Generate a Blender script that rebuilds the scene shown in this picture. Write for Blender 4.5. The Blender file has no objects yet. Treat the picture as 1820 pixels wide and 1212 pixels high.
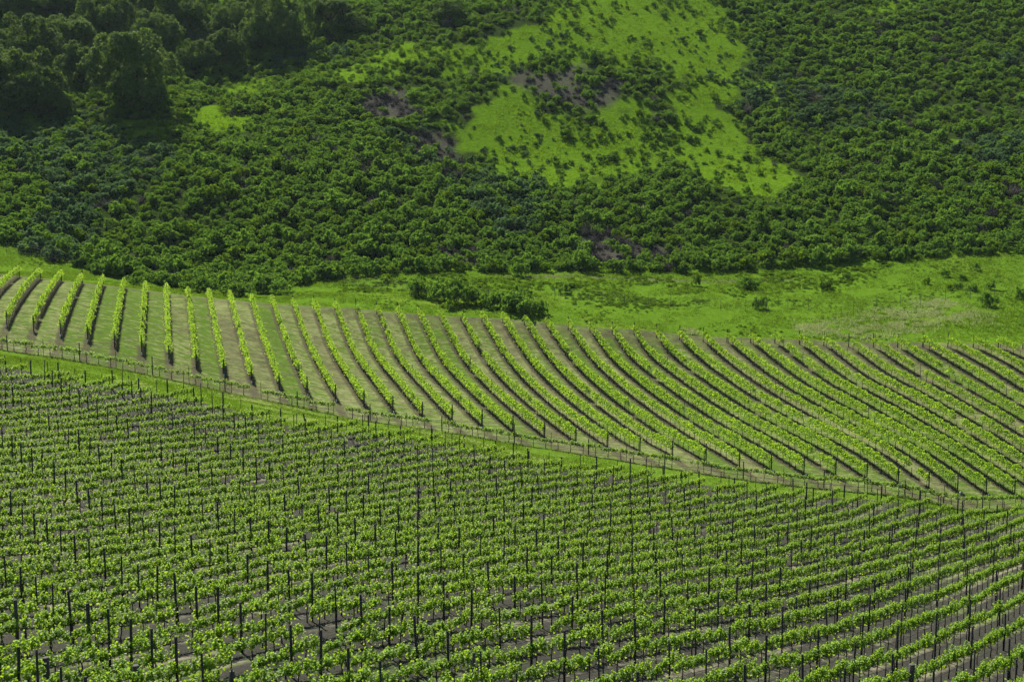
import bpy, math, random
import numpy as np
from mathutils import Vector

# ------------------------------------------------------------------ camera, sky, sun, exposure
sc = bpy.context.scene
COL = sc.collection
PITCH = math.radians(8.0)
F = 2528.0                       # focal length in pixels of an 1820 x 1212 frame (50 mm)
cam_d = bpy.data.cameras.new("camera")
cam_d.lens = 50.0
cam_d.sensor_width = 36.0
cam_d.clip_start = 0.5
cam_d.clip_end = 3000.0
cam = bpy.data.objects.new("camera", cam_d)
COL.objects.link(cam)
cam.location = (0, 0, 0)
cam.rotation_euler = (math.radians(90) - PITCH, 0, 0)
sc.camera = cam

SUN_AZ = math.radians(-26.0)     # from +Y, towards -X: behind the hill on the left
SUN_EL = math.radians(48.0)
world = bpy.data.worlds.new("World")
sc.world = world
world.use_nodes = True
wn = world.node_tree
wn.nodes.clear()
sky = wn.nodes.new("ShaderNodeTexSky")
sky.sky_type = 'NISHITA'
sky.sun_disc = False
sky.sun_elevation = SUN_EL
sky.sun_rotation = SUN_AZ
bg = wn.nodes.new("ShaderNodeBackground")
bg.inputs['Strength'].default_value = 0.052
wo = wn.nodes.new("ShaderNodeOutputWorld")
wn.links.new(sky.outputs[0], bg.inputs[0])
wn.links.new(bg.outputs[0], wo.inputs[0])
sun_d = bpy.data.lights.new("sun", 'SUN')
sun_d.energy = 5.0
sun_d.angle = math.radians(0.5)
sun_d.color = (1.0, 0.95, 0.86)
sun = bpy.data.objects.new("sun", sun_d)
COL.objects.link(sun)
SV = Vector((math.sin(SUN_AZ) * math.cos(SUN_EL), math.cos(SUN_AZ) * math.cos(SUN_EL), math.sin(SUN_EL)))
sun.rotation_euler = (-SV).to_track_quat('-Z', 'Y').to_euler()
sun.location = SV * 100
sc.view_settings.view_transform = 'Standard'
sc.view_settings.look = 'None'
sc.view_settings.exposure = 1.2
sc.view_settings.gamma = 1.0
sc.view_settings.use_curve_mapping = False
sc.cycles.use_denoising = True
sc.cycles.denoising_prefilter = 'NONE'        # keeps leaf-sized detail
sc.cycles.max_bounces = 6
sc.cycles.transparent_max_bounces = 4

rng = np.random.default_rng(7)
random.seed(7)

# ------------------------------------------------------------------ survey: what stands where
CP, SP = math.cos(PITCH), math.sin(PITCH)

def ray(u, v):
    dx = (np.asarray(u, float) - 910) / F
    dy = -(np.asarray(v, float) - 606) / F
    yy = CP + dy * SP
    return dx / yy, (-SP + dy * CP) / yy          # X/Y and Z/Y in plan

def project(x, y, z):
    d = y * CP - z * SP
    return 910 + F * x / d, 606 - F * (y * SP + z * CP) / d

PHI = math.radians(54.0)                             # near rows: direction in plan
RD = (math.cos(PHI), math.sin(PHI))
ROW_W, C0 = 2.3, 33.2                                # near rows: spacing, offset of row 0
TX, EJ = -0.2440, 3.15                               # far rows: direction and spacing

def row_y(t, k):
    return (C0 + k * ROW_W) / (RD[0] - t * RD[1])

CT = []                                              # control points x, y, z of the land

def ctl(u, v, y, h=0.0):
    t, e = ray(u, v)
    CT.append((t * y, y, e * y - h))

CAN = 1.25
for u, k0, vs in (
    (950, 0, [1184, 1141, 1109, 1077, 1050, 1026, 1005, 986, 969, 955, 940, 924, 908, 893, 879, 865, 851, 837, 823, 811]),
    (500, 2, [1187, 1159, 1128, 1094, 1068, 1044, 1025, 1003, 987, 971, 956, 940, 926, 913, 901, 888, 873, 857, 843, 829, 815, 801, 788, 775, 761, 748]),
    (100, 4, [1195, 1171, 1149, 1125, 1099, 1078, 1060, 1043, 1025, 1008, 991, 973, 955, 936, 917, 901, 884, 868, 853, 838, 823, 809, 795, 782, 769, 756, 744, 732, 720, 708, 694, 679, 664]),
    (1763, -5, [1185, 1125, 1082, 1046, 1014, 987, 965, 945, 927, 911]),
):
    for i, v in enumerate(vs):
        if i % 3 == 0 or i == len(vs) - 1:
            t, e = ray(u, v)
            ctl(u, v, float(row_y(t, k0 + i)), CAN)
# land just below the frame
ctl(100, 1360, 40); ctl(950, 1420, 45); ctl(1763, 1370, 56); ctl(-350, 1300, 42); ctl(2150, 1330, 62)
ctl(-350, 1000, 70); ctl(-350, 800, 104); ctl(2150, 1030, 100)

def interp(u, pts):
    p = np.array(pts, float)
    return np.interp(u, p[:, 0], p[:, 1])

# boundary lines seen as image curves: v of the ground, and distance in plan
B1V = [(-300, 612), (10, 655), (104, 675), (200, 690), (298, 709), (397, 728), (499, 747), (600, 764), (712, 784), (825, 802), (940, 822), (1100, 846), (1242, 866), (1366, 882), (1500, 895), (1702, 908), (2150, 925)]
B1Y = [(-300, 139), (100, 137.5), (500, 133.5), (950, 134), (1500, 136), (1763, 137), (2150, 139)]
FRV = [(-300, 580), (0, 621), (168, 646), (265, 667), (367, 690), (473, 711), (570, 734), (605, 741), (773, 769), (940, 792), (1041, 807), (1210, 837), (1344, 853), (1445, 866), (1579, 882), (1820, 898), (2150, 912)]
FRY = [(-300, 158), (22, 156), (342, 155), (700, 152.5), (1000, 147.5), (1300, 142.5), (1448, 141.3), (1636, 140.6), (1820, 141.5), (2150, 142.5)]
RBV = [(-300, 545), (22, 584), (67, 591), (114, 599), (158, 608), (203, 619), (247, 636), (294, 650), (391, 669), (490, 692), (592, 714), (687, 731), (805, 752), (915, 772), (1028, 786), (1142, 805), (1400, 845), (1600, 870), (1820, 886), (2150, 902)]
RBY = [(-300, 166), (22, 165), (342, 163), (540, 160.5), (700, 158), (858, 155), (1000, 152), (1142, 149.5), (1300, 146.5), (1448, 145), (1636, 144), (1820, 145), (2150, 146)]
B3V = [(-300, 470), (0, 488), (188, 507), (299, 526), (403, 534), (605, 550), (773, 560), (1001, 579), (1108, 589), (1215, 597), (1354, 606), (1820, 617), (2150, 622)]
B3Y = [(-300, 214), (0, 214), (900, 213), (1164, 210), (1507, 203), (1777, 198.5), (2150, 195)]
B4V = [(-300, 405), (0, 425), (60, 452), (110, 470), (150, 482), (240, 498), (330, 513), (480, 514), (600, 496), (700, 487), (760, 481), (1000, 484), (1130, 484), (1280, 482), (1420, 474), (1560, 468), (1680, 453), (1820, 448), (2150, 440)]
B4Y = [(-300, 247), (0, 243), (110, 236), (300, 232), (480, 235), (600, 242), (760, 247), (1000, 252), (1400, 256), (1820, 261), (2150, 266)]

for u in (-300, 22, 200, 400, 640, 900, 1142, 1400, 1650, 1820, 2150):
    for V, Y in ((B1V, B1Y), (FRV, FRY), (RBV, RBY), (B3V, B3Y), (B4V, B4Y)):
        ctl(u, interp(u, V), interp(u, Y))
for u, rows in ((1820, ((37, 621), (35, 680), (33, 732), (31, 788), (29, 840))), (1571, ((31, 646), (29, 693), (27, 743.5), (25, 788))),
                (1150, ((22, 616), (21, 647), (19, 709), (17, 768))), (700, ((10, 615), (9, 663)))):
    for j, v in rows:                                  # far rows where they cross these bearings
        t, e = ray(u, v)
        ctl(u, v, EJ * j / (t - TX), 1.35)
for u in (-350, 0, 200, 450, 700, 950, 1200, 1450, 1700, 2150):
    v4, y4 = interp(u, B4V), interp(u, B4Y)
    for v in (380, 260, 130, 0, -160, -330):
        y = y4 * math.exp((v4 - v) / (F * 0.40))
        if u <= 450 and v < 200:
            y *= 1.0 + 0.10 * min(1, (200 - v) / 130)     # the wooded gully
        if u in (950, 1200) and v in (130, 0):
            y *= 0.97                                      # grassy spur
        ctl(u, v, y)
CT = np.array(CT)
SCL = 60.0

def tps(d2):
    return 0.5 * d2 * np.log(np.maximum(d2, 1e-12))

A = CT[:, :2] / SCL
n = len(A)
K = tps(((A[:, None] - A[None]) ** 2).sum(-1)) + np.eye(n) * 0.004
P = np.c_[np.ones(n), A]
M = np.zeros((n + 3, n + 3)); M[:n, :n] = K; M[:n, n:] = P; M[n:, :n] = P.T
WGT = np.linalg.solve(M, np.r_[CT[:, 2], 0, 0, 0])

def vnoise(x, y, s, seed):
    """smooth lattice noise in -1..1"""
    x = np.asarray(x, float) / s; y = np.asarray(y, float) / s
    xi = np.floor(x).astype(np.int64); yi = np.floor(y).astype(np.int64)
    fx = x - xi; fy = y - yi
    fx = fx * fx * (3 - 2 * fx); fy = fy * fy * (3 - 2 * fy)
    def h(a, b):
        q = (a * 374761393 + b * 668265263 + seed * 974634) & 0x7fffffff
        q = ((q ^ (q >> 13)) * 1274126177) & 0x7fffffff
        return ((q ^ (q >> 16)) & 0xffff) / 32767.5 - 1
    a = h(xi, yi) * (1 - fx) + h(xi + 1, yi) * fx
    b = h(xi, yi + 1) * (1 - fx) + h(xi + 1, yi + 1) * fx
    return a * (1 - fy) + b * fy

def height(x, y):
    x = np.atleast_1d(np.asarray(x, float)); y = np.atleast_1d(np.asarray(y, float))
    sh = x.shape
    x = x.ravel(); y = y.ravel()
    out = np.empty(len(x))
    for i in range(0, len(x), 20000):
        q = np.c_[x[i:i + 20000], y[i:i + 20000]] / SCL
        d2 = ((q[:, None] - A[None]) ** 2).sum(-1)
        out[i:i + 20000] = tps(d2) @ WGT[:n] + WGT[n] + q @ WGT[n + 1:]
    w = np.clip((y - 235) / 60, 0, 1)                      # the hillside is lumpier than the fields
    out += w * (1.5 * vnoise(x, y, 38, 3) + 0.7 * vnoise(x, y, 17, 5))
    return out.reshape(sh)

def hz(x, y):
    return float(height([x], [y])[0])

def ground_at(u, v, y0=25.0, y1=520.0):
    """first point of the land met by the line of sight through pixel u, v"""
    t, e = ray(u, v)
    ys = np.linspace(y0, y1, 1200)
    g = height(t * ys, ys) - e * ys
    i = np.argmax(g > 0)
    if i == 0:
        i = len(ys) - 1
    a, b = ys[i - 1], ys[i]
    y = a + (b - a) * (-g[i - 1]) / max(g[i] - g[i - 1], 1e-9)
    return float(t * y), float(y)

# ------------------------------------------------------------------ small helpers
def tag(o, label=None, cat=None, group=None, kind=None):
    if label: o['label'] = label
    if cat: o['category'] = cat
    if group: o['group'] = group
    if kind: o['kind'] = kind
    return o

def np_mesh(name, verts, faces, mat, tint=None, smooth=False):
    """faces: list of (n,k) index arrays"""
    me = bpy.data.meshes.new(name)
    if not isinstance(faces, (list, tuple)):
        faces = [faces]
    verts = np.asarray(verts, np.float32)
    faces = [np.asarray(f, np.int32) for f in faces if len(f)]
    loops = np.concatenate([f.ravel() for f in faces])
    tot = np.concatenate([np.full(len(f), f.shape[1], np.int32) for f in faces])
    start = np.concatenate([[0], np.cumsum(tot)[:-1]]).astype(np.int32)
    me.vertices.add(len(verts)); me.vertices.foreach_set('co', verts.ravel())
    me.loops.add(len(loops)); me.loops.foreach_set('vertex_index', loops)
    me.polygons.add(len(tot)); me.polygons.foreach_set('loop_start', start); me.polygons.foreach_set('loop_total', tot)
    if smooth:
        me.polygons.foreach_set('use_smooth', np.ones(len(tot), bool))
    if tint is not None:
        a = me.attributes.new('tint', 'FLOAT', 'POINT')
        a.data.foreach_set('value', np.asarray(tint, np.float32))
    me.update(calc_edges=True)
    if mat: me.materials.append(mat)
    return me

def add(name, me, parent=None, loc=None, rz=0.0, scale=None):
    o = bpy.data.objects.new(name, me)
    COL.objects.link(o)
    if parent is not None: o.parent = parent
    if loc is not None: o.location = loc
    if rz: o.rotation_euler = (0, 0, rz)
    if scale is not None: o.scale = scale if hasattr(scale, '__len__') else (scale,) * 3
    return o

ONES = "zeroth first second third fourth fifth sixth seventh eighth ninth tenth eleventh twelfth thirteenth fourteenth fifteenth sixteenth seventeenth eighteenth nineteenth".split()
TENS = {20: "twent", 30: "thirt", 40: "fort", 50: "fift", 60: "sixt", 70: "sevent", 80: "eight", 90: "ninet"}

def ordinal(i):
    if i < 20: return ONES[i]
    if i >= 100: return ("hundredth" if i == 100 else "hundred-" + ordinal(i - 100))
    t, o = i // 10 * 10, i % 10
    return TENS[t] + ("ieth" if o == 0 else "y-" + ONES[o])

def nrm(a):
    return a / np.maximum(np.linalg.norm(a, axis=-1, keepdims=True), 1e-9)

def rdir(n, r=rng):
    return nrm(r.normal(size=(n, 3)))

def leaf_quads(c, axis, normal, size, simple=True, wid=0.8):
    """leaves as folded blades; returns verts, faces"""
    m = len(c)
    axis = nrm(axis)
    side = nrm(np.cross(normal, axis))
    normal = np.cross(axis, side)
    L = size[:, None]
    if simple:
        v = np.stack([c - axis * L * .5, c + side * L * .5 * wid + normal * L * .12, c + axis * L * .5, c - side * L * .5 * wid + normal * L * .12], 1)
        f = np.arange(m * 4).reshape(m, 4)
        return v.reshape(-1, 3), f, 4
    b = c - axis * L * .45
    v = np.stack([b, b + axis * L * .18 + side * L * .46 * wid + normal * L * .14, b + axis * L * .62 + side * L * .44 * wid + normal * L * .12, b + axis * L - normal * L * .08,
                  b + axis * L * .62 - side * L * .44 * wid + normal * L * .12, b + axis * L * .18 - side * L * .46 * wid + normal * L * .14], 1)
    i = np.arange(m)[:, None] * 6
    f = np.concatenate([i + np.array([[0, 1, 2, 3]]), i + np.array([[0, 3, 4, 5]])])
    return v.reshape(-1, 3), f, 6

def tube(pts, radii, sides=6, cap=True):
    pts = np.asarray(pts, float); m = len(pts)
    ang = np.arange(sides) * 2 * math.pi / sides
    vs = []
    for i in range(m):
        d = nrm((pts[min(i + 1, m - 1)] - pts[max(i - 1, 0)])[None])[0]
        a = np.array([1, 0, 0]) if abs(d[0]) < .8 else np.array([0, 1, 0])
        s = nrm(np.cross(d, a)[None])[0]; q = np.cross(d, s)
        vs.append(pts[i] + radii[i] * (np.cos(ang)[:, None] * s + np.sin(ang)[:, None] * q))
    v = np.concatenate(vs)
    f = []
    for i in range(m - 1):
        for j in range(sides):
            a, b = i * sides + j, i * sides + (j + 1) % sides
            f.append((a, b, b + sides, a + sides))
    v = np.concatenate([v, pts[[0, -1]]])
    tri = []
    for j in range(sides):
        tri.append(((j + 1) % sides, j, m * sides))
        o = (m - 1) * sides
        tri.append((o + j, o + (j + 1) % sides, m * sides + 1))
    return v, np.array(f), np.array(tri)

def join_tubes(ts):
    V, Q, T, o = [], [], [], 0
    for v, f, t in ts:
        V.append(v); Q.append(f + o); T.append(t + o); o += len(v)
    return np.concatenate(V), [np.concatenate(Q), np.concatenate(T)]

# ------------------------------------------------------------------ materials
class NT:
    def __init__(s, name):
        s.m = bpy.data.materials.new(name); s.m.use_nodes = True
        s.t = s.m.node_tree; s.t.nodes.clear()
        s.out = s.t.nodes.new('ShaderNodeOutputMaterial')
    def n(s, typ, **kw):
        nd = s.t.nodes.new(typ)
        for k, v in kw.items(): setattr(nd, k, v)
        return nd
    def l(s, a, b):
        s.t.links.new(a, b)
    def val(s, sock, x):
        if isinstance(x, (int, float)): sock.default_value = x
        elif isinstance(x, tuple): sock.default_value = (*x, 1) if len(x) == 3 and len(sock.default_value) == 4 else x
        else: s.l(x, sock)
    def math(s, op, a, b=0.0, c=0.0, clamp=False):
        nd = s.n('ShaderNodeMath', operation=op, use_clamp=clamp)
        s.val(nd.inputs[0], a); s.val(nd.inputs[1], b); s.val(nd.inputs[2], c)
        return nd.outputs[0]
    def mix(s, f, a, b):
        nd = s.n('ShaderNodeMix', data_type='RGBA')
        s.val(nd.inputs[0], f); s.val(nd.inputs[6], a); s.val(nd.inputs[7], b)
        return nd.outputs[2]
    def noise(s, scale, detail=4, rough=.6, dist=0.0, vec=None):
        nd = s.n('ShaderNodeTexNoise')
        nd.inputs['Scale'].default_value = scale; nd.inputs['Detail'].default_value = detail
        nd.inputs['Roughness'].default_value = rough; nd.inputs['Distortion'].default_value = dist
        s.l(vec if vec is not None else s.pos(), nd.inputs['Vector'])
        return nd.outputs['Fac']
    def pos(s):
        if not hasattr(s, '_p'): s._p = s.n('ShaderNodeNewGeometry').outputs['Position']
        return s._p
    def ramp(s, f, lo, hi):
        nd = s.n('ShaderNodeMapRange'); nd.clamp = True
        s.val(nd.inputs[0], f); nd.inputs[1].default_value = lo; nd.inputs[2].default_value = hi
        return nd.outputs[0]
    def attr(s, name):
        return s.n('ShaderNodeAttribute', attribute_name=name).outputs['Fac']
    def rand(s):
        return s.n('ShaderNodeObjectInfo').outputs['Random']
    def bump(s, h, strength=.5, dist=.1):
        nd = s.n('ShaderNodeBump'); nd.inputs['Strength'].default_value = strength; nd.inputs['Distance'].default_value = dist
        s.l(h, nd.inputs['Height']); return nd.outputs[0]
    def surf(s, col, rough=.8, normal=None, spec=.2, transl=0.0, tcol=None):
        p = s.n('ShaderNodeBsdfPrincipled')
        s.val(p.inputs['Base Color'], col); s.val(p.inputs['Roughness'], rough)
        p.inputs['Specular IOR Level'].default_value = spec
        if normal is not None: s.l(normal, p.inputs['Normal'])
        o = p.outputs[0]
        if transl:
            t = s.n('ShaderNodeBsdfTranslucent'); s.val(t.inputs[0], tcol if tcol is not None else col)
            mx = s.n('ShaderNodeMixShader'); mx.inputs[0].default_value = transl
            s.l(o, mx.inputs[1]); s.l(t.outputs[0], mx.inputs[2]); o = mx.outputs[0]
        s.l(o, s.out.inputs[0])
        return s.m

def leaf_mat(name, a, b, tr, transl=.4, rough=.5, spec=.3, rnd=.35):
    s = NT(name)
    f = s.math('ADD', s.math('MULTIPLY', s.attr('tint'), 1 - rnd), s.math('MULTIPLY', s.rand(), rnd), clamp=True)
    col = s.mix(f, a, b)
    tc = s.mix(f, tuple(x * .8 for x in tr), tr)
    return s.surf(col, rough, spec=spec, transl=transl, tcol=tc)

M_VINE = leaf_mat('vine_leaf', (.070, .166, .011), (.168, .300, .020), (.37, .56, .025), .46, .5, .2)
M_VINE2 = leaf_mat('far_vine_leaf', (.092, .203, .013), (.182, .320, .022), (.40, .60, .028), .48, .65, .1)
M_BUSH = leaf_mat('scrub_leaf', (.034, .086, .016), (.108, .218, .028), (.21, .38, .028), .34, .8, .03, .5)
M_BUSHB = leaf_mat('scrub_leaf_bluish', (.040, .095, .034), (.080, .165, .056), (.14, .25, .06), .28, .7, .06, .5)
M_BANK = leaf_mat('bank_leaf', (.055, .115, .008), (.110, .200, .012), (.20, .34, .012), .32, .8, .03)
M_DEAD = leaf_mat('dry_twig', (.052, .046, .042), (.105, .092, .082), (.08, .07, .05), .1, .8, .1)
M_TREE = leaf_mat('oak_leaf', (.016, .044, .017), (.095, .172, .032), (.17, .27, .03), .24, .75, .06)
M_GRASS = leaf_mat('grass_blade', (.050, .115, .007), (.112, .198, .014), (.18, .30, .016), .35, .9, 0.0)
M_HILLG = leaf_mat('hill_grass_blade', (.058, .135, .005), (.130, .225, .010), (.21, .35, .012), .35, .9, 0.0)
M_PALE = leaf_mat('pale_seed_head', (.26, .31, .09), (.46, .50, .22), (.40, .45, .18), .3, .9, 0.0)
M_WEED = leaf_mat('weed_blade', (.040, .070, .026), (.080, .110, .042), (.08, .12, .04), .3, .7, .1)

def bark(name, a, b, sc_=9.0):
    s = NT(name)
    f = s.noise(sc_, 5, .7)
    return s.surf(s.mix(f, a, b), .85, s.bump(f, .6, .02), .15)

M_BARK = bark('vine_bark', (.020, .016, .013), (.075, .060, .048), 30)
M_POST = bark('weathered_wood', (.020, .019, .018), (.070, .066, .058), 14)
M_ENDP = bark('end_post_wood', (.040, .038, .034), (.110, .104, .092), 10)
M_TRUNK = bark('oak_bark', (.025, .022, .018), (.070, .060, .050), 3)
M_METAL = NT('post_metal').surf((.06, .065, .065), .6, None, .3)
M_HOSE = NT('hose_plastic').surf((.022, .028, .034), .45, None, .4)
M_TIN = NT('white_tube').surf((.62, .66, .70), .5, None, .3)

def axis_coord(s, ax, ay, off, period):
    """distance along a plan direction in units of period"""
    sep = s.n('ShaderNodeSeparateXYZ'); s.l(s.pos(), sep.inputs[0])
    d = s.math('ADD', s.math('MULTIPLY', sep.outputs[0], ax / period), s.math('MULTIPLY', sep.outputs[1], ay / period))
    return s.math('ADD', d, off / period)

def tri_wave(s, c):
    f = s.math('FRACT', s.math('ADD', c, 100.5))
    return s.math('ABSOLUTE', s.math('SUBTRACT', f, .5))      # 0 on the row, .5 mid-alley

def mat_front_soil():
    s = NT('near_soil')
    c = axis_coord(s, -RD[1], RD[0], -C0, ROW_W)
    w = s.math('ADD', tri_wave(s, c), s.math('MULTIPLY', s.math('SUBTRACT', s.noise(.9, 3), .5), .25))
    fine = s.noise(7, 6, .75)
    big = s.noise(.11, 3)
    soil = s.mix(s.ramp(fine, .3, .72), (.014, .014, .011), (.050, .048, .036))
    straw = s.mix(s.noise(11, 5, .7), (.09, .085, .055), (.24, .22, .15))
    f_straw = s.math('MULTIPLY', s.ramp(w, .27, .42), s.ramp(s.math('ADD', big, s.math('MULTIPLY', s.noise(1.6, 4), .6)), .78, .95))
    col = s.mix(f_straw, soil, straw)
    green = s.mix(s.noise(5, 4), (.045, .085, .012), (.12, .18, .03))
    f_g = s.math('MULTIPLY', s.ramp(w, .2, .4), s.ramp(s.math('ADD', s.noise(.07, 2, .5), s.math('MULTIPLY', s.noise(1.3, 4), .4)), .74, .86))
    col = s.mix(s.math('MULTIPLY', f_g, .8), col, green)
    return s.surf(col, .95, s.bump(s.math('ADD', fine, s.noise(2.2, 3)), .9, .12), .1)

def mat_far_soil():
    s = NT('far_soil')
    c = axis_coord(s, 1.0, -TX, 0.0, EJ)
    w = s.math('ADD', tri_wave(s, c), s.math('MULTIPLY', s.math('SUBTRACT', s.noise(1.2, 3), .5), .16))
    fine = s.noise(5, 6, .75)
    soil = s.mix(s.ramp(fine, .3, .7), (.030, .026, .018), (.090, .076, .052))
    straw = s.mix(s.noise(4, 5, .7), (.090, .108, .040), (.225, .240, .105))
    green = s.mix(s.noise(3, 5, .7), (.030, .066, .008), (.088, .150, .018))
    # cross streaks left by mowing
    st = s.n('ShaderNodeMapping'); st.inputs['Rotation'].default_value = (0, 0, math.atan(-TX)); st.inputs['Scale'].default_value = (.7, 1.3, 1)
    s.l(s.pos(), st.inputs[0])
    streak = s.noise(1.0, 5, .75, 0, st.outputs[0])
    # every alley has its own cover: hashed by its number
    cell = s.math('FLOOR', c)
    wn_ = s.n('ShaderNodeTexWhiteNoise', noise_dimensions='1D'); s.l(cell, wn_.inputs['W'])
    tilled = s.math('ADD', s.math('MULTIPLY', wn_.outputs['Value'], .45), s.math('MULTIPLY', s.noise(.045, 2, .5), .9))
    cover = s.mix(s.ramp(s.math('ADD', streak, s.math('MULTIPLY', wn_.outputs['Value'], .16)), .52, .66), green, straw)
    brown = s.ramp(s.math('ADD', s.noise(.6, 6, .8, .8), s.math('MULTIPLY', s.attr('edge'), .12)), .50, .60)
    cover = s.mix(s.math('MULTIPLY', brown, .6), cover, soil)
    cover = s.mix(s.math('MULTIPLY', s.ramp(s.math('ADD', s.math('MULTIPLY', tilled, .7), s.math('MULTIPLY', s.noise(.5, 5, .7), .6)), .80, 1.05), .7), cover, soil)
    col = s.mix(s.ramp(w, .12, .20), s.mix(.22, soil, cover), cover)
    att = s.attr('edge')                                       # bare earth at both headlands
    dirt = s.mix(s.ramp(s.noise(.35, 5, .7), .36, .62), soil, s.mix(.5, green, straw))
    col = s.mix(s.math('MULTIPLY', att, s.ramp(s.noise(.6, 4), .36, .55)), col, dirt)
    return s.surf(col, .95, s.bump(fine, .8, .1), 0.0)

def mat_grass(name, lo, hi, pale, pale_amt, dirt=None):
    s = NT(name)
    g = s.mix(s.ramp(s.noise(1.5, 6, .75), .3, .7), lo, hi)
    f = s.ramp(s.math('ADD', s.math('MULTIPLY', s.noise(.06, 3), .7), s.math('MULTIPLY', s.noise(.9, 5, .7), .45)), .62, .78)
    col = s.mix(s.math('MULTIPLY', f, pale_amt), g, pale)
    if dirt:
        col = s.mix(s.math('MULTIPLY', s.attr('dirt'), s.ramp(s.noise(.5, 4), .35, .6)), col, dirt)
    return s.surf(col, 1.0, s.bump(s.noise(2.5, 6, .75), .9, .25), 0.0)

M_SOIL = mat_front_soil()
M_FSOIL = mat_far_soil()
M_TRACK = mat_grass('track_grass', (.046, .098, .008), (.105, .175, .016), (.24, .24, .10), .8)
M_MEADOW = mat_grass('meadow_grass', (.036, .088, .006), (.100, .178, .012), (.17, .22, .03), .55, (.10, .085, .06))

def mat_hill():
    s = NT('hill_ground')
    g = s.mix(s.ramp(s.noise(.9, 6, .75), .3, .7), (.050, .115, .005), (.118, .205, .009))
    d = s.mix(s.noise(.8, 5, .7), (.016, .028, .008), (.040, .065, .012))
    br = s.mix(s.noise(2, 4), (.05, .045, .04), (.10, .09, .075))
    a = s.math('ADD', s.attr('grassy'), s.math('MULTIPLY', s.math('SUBTRACT', s.noise(.25, 5, .7), .5), .6))
    col = s.mix(s.ramp(a, .35, .6), d, g)
    col = s.mix(s.math('MULTIPLY', s.attr('bare'), .8), col, br)
    return s.surf(col, .95, s.bump(s.noise(1.2, 6, .75), .9, .5), 0.0)
M_HILL = mat_hill()

# ------------------------------------------------------------------ land, in strips that share their edges
def in_poly(u, v, poly):
    p = np.array(poly, float); inside = np.zeros(np.shape(u), bool)
    j = len(p) - 1
    for i in range(len(p)):
        (xi, yi), (xj, yj) = p[i], p[j]
        with np.errstate(divide='ignore', invalid='ignore'):
            c = ((yi > v) != (yj > v)) & (u < (xj - xi) * (v - yi) / (yj - yi) + xi)
        inside ^= c; j = i
    return inside

def seg_pts(poly, step=6.0):
    """an outline traced on the photograph, laid on the land as plan points"""
    return [ground_at(u, v) for u, v in poly]

GRASS_OUT = [
    [(900, 55), (1000, 15), (1110, -8), (1240, -8), (1300, 30), (1325, 100), (1385, 155), (1422, 200), (1392, 212), (1335, 172), (1290, 135), (1200, 118), (1100, 140), (1010, 112), (900, 112), (840, 148), (760, 122), (770, 82)],
    [(832, 232), (880, 195), (950, 182), (1005, 228), (1100, 212), (1180, 240), (1290, 250), (1400, 285), (1425, 325), (1385, 340), (1280, 300), (1200, 300), (1100, 286), (1030, 322), (960, 332), (890, 290)],
    [(1540, -8), (1660, -8), (1605, 30), (1560, 40), (1505, 20)],
    [(268, 212), (330, 180), (395, 165), (440, 130), (475, 148), (420, 195), (480, 208), (440, 232), (370, 240), (280, 242)],
    [(540, 92), (582, 100), (572, 152), (530, 122)],
    [(1640, 190), (1720, 200), (1850, 208), (1850, 232), (1730, 226), (1660, 216)],
    [(640, 104), (760, 64), (782, 102), (720, 132), (650, 168), (618, 150)],
    [(1360, 328), (1424, 330), (1412, 352), (1360, 350)],
    [(1210, 120), (1290, 160), (1330, 215), (1300, 225), (1230, 190), (1190, 150)],
]
BARE_OUT = [[(905, 130), (1010, 125), (1115, 165), (1090, 180), (960, 172), (890, 160)],
            [(735, 235), (800, 225), (835, 285), (790, 300), (740, 280)],
            [(640, 180), (720, 170), (735, 215), (660, 215)],
            [(770, 420), (840, 418), (850, 460), (780, 465)], [(1030, 420), (1110, 425), (1260, 455), (1200, 478), (1050, 470)]]
GRASS_PLAN = [seg_pts(p) for p in GRASS_OUT]
BARE_PLAN = [seg_pts(p) for p in BARE_OUT]

def plan_mask(polys, x, y, wob=3.0):
    xx = x + wob * vnoise(x, y, 9, 21); yy = y + wob * 2 * vnoise(x, y, 9, 22)
    m = np.zeros(np.shape(x), bool)
    for p in polys:
        m |= in_poly(xx, yy, p)
    return m

def soft_mask(polys, x, y, rad):
    r = np.random.default_rng(5)
    out = np.zeros(np.shape(x))
    for i in range(14):
        a = i * 2.4; q = rad * math.sqrt((i + .5) / 14)
        out += plan_mask(polys, x + q * math.cos(a), y + 1.8 * q * math.sin(a), 5.0)
    return np.clip(out / 14 + (.38 * vnoise(x, y, 7, 61) + .28 * vnoise(x, y, 2.8, 62) + .30 * vnoise(x, y, 15, 63)) * (out > 0) * (out < 14), 0, 1)

def openings(x, y):
    """small breaks in the scrub"""
    q = vnoise(x, y, 11, 64) + .6 * vnoise(x, y, 4.5, 65) + .35 * vnoise(x, y, 40, 66)
    return np.clip((q - .70) * 2.2, 0, .55) * np.clip((y - 268) / 30, 0, 1)

def bound_xy(V, Y):
    """a boundary line in plan, as Y for each bearing t = X/Y"""
    us = np.linspace(-300, 2150, 200)
    t, e = ray(us, interp(us, V)); y = interp(us, Y)
    return t, y

BL = {k: bound_xy(*p) for k, p in dict(b1=(B1V, B1Y), fr=(FRV, FRY), rb=(RBV, RBY), b3=(B3V, B3Y), b4=(B4V, B4Y)).items()}

def by(name, t):
    T, Y = BL[name]
    return np.interp(t, T, Y)

TS = np.unique(np.concatenate([np.linspace(-1.1, -.45, 30), np.linspace(-.45, .45, 340), np.linspace(.45, 1.1, 30)]))

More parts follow.
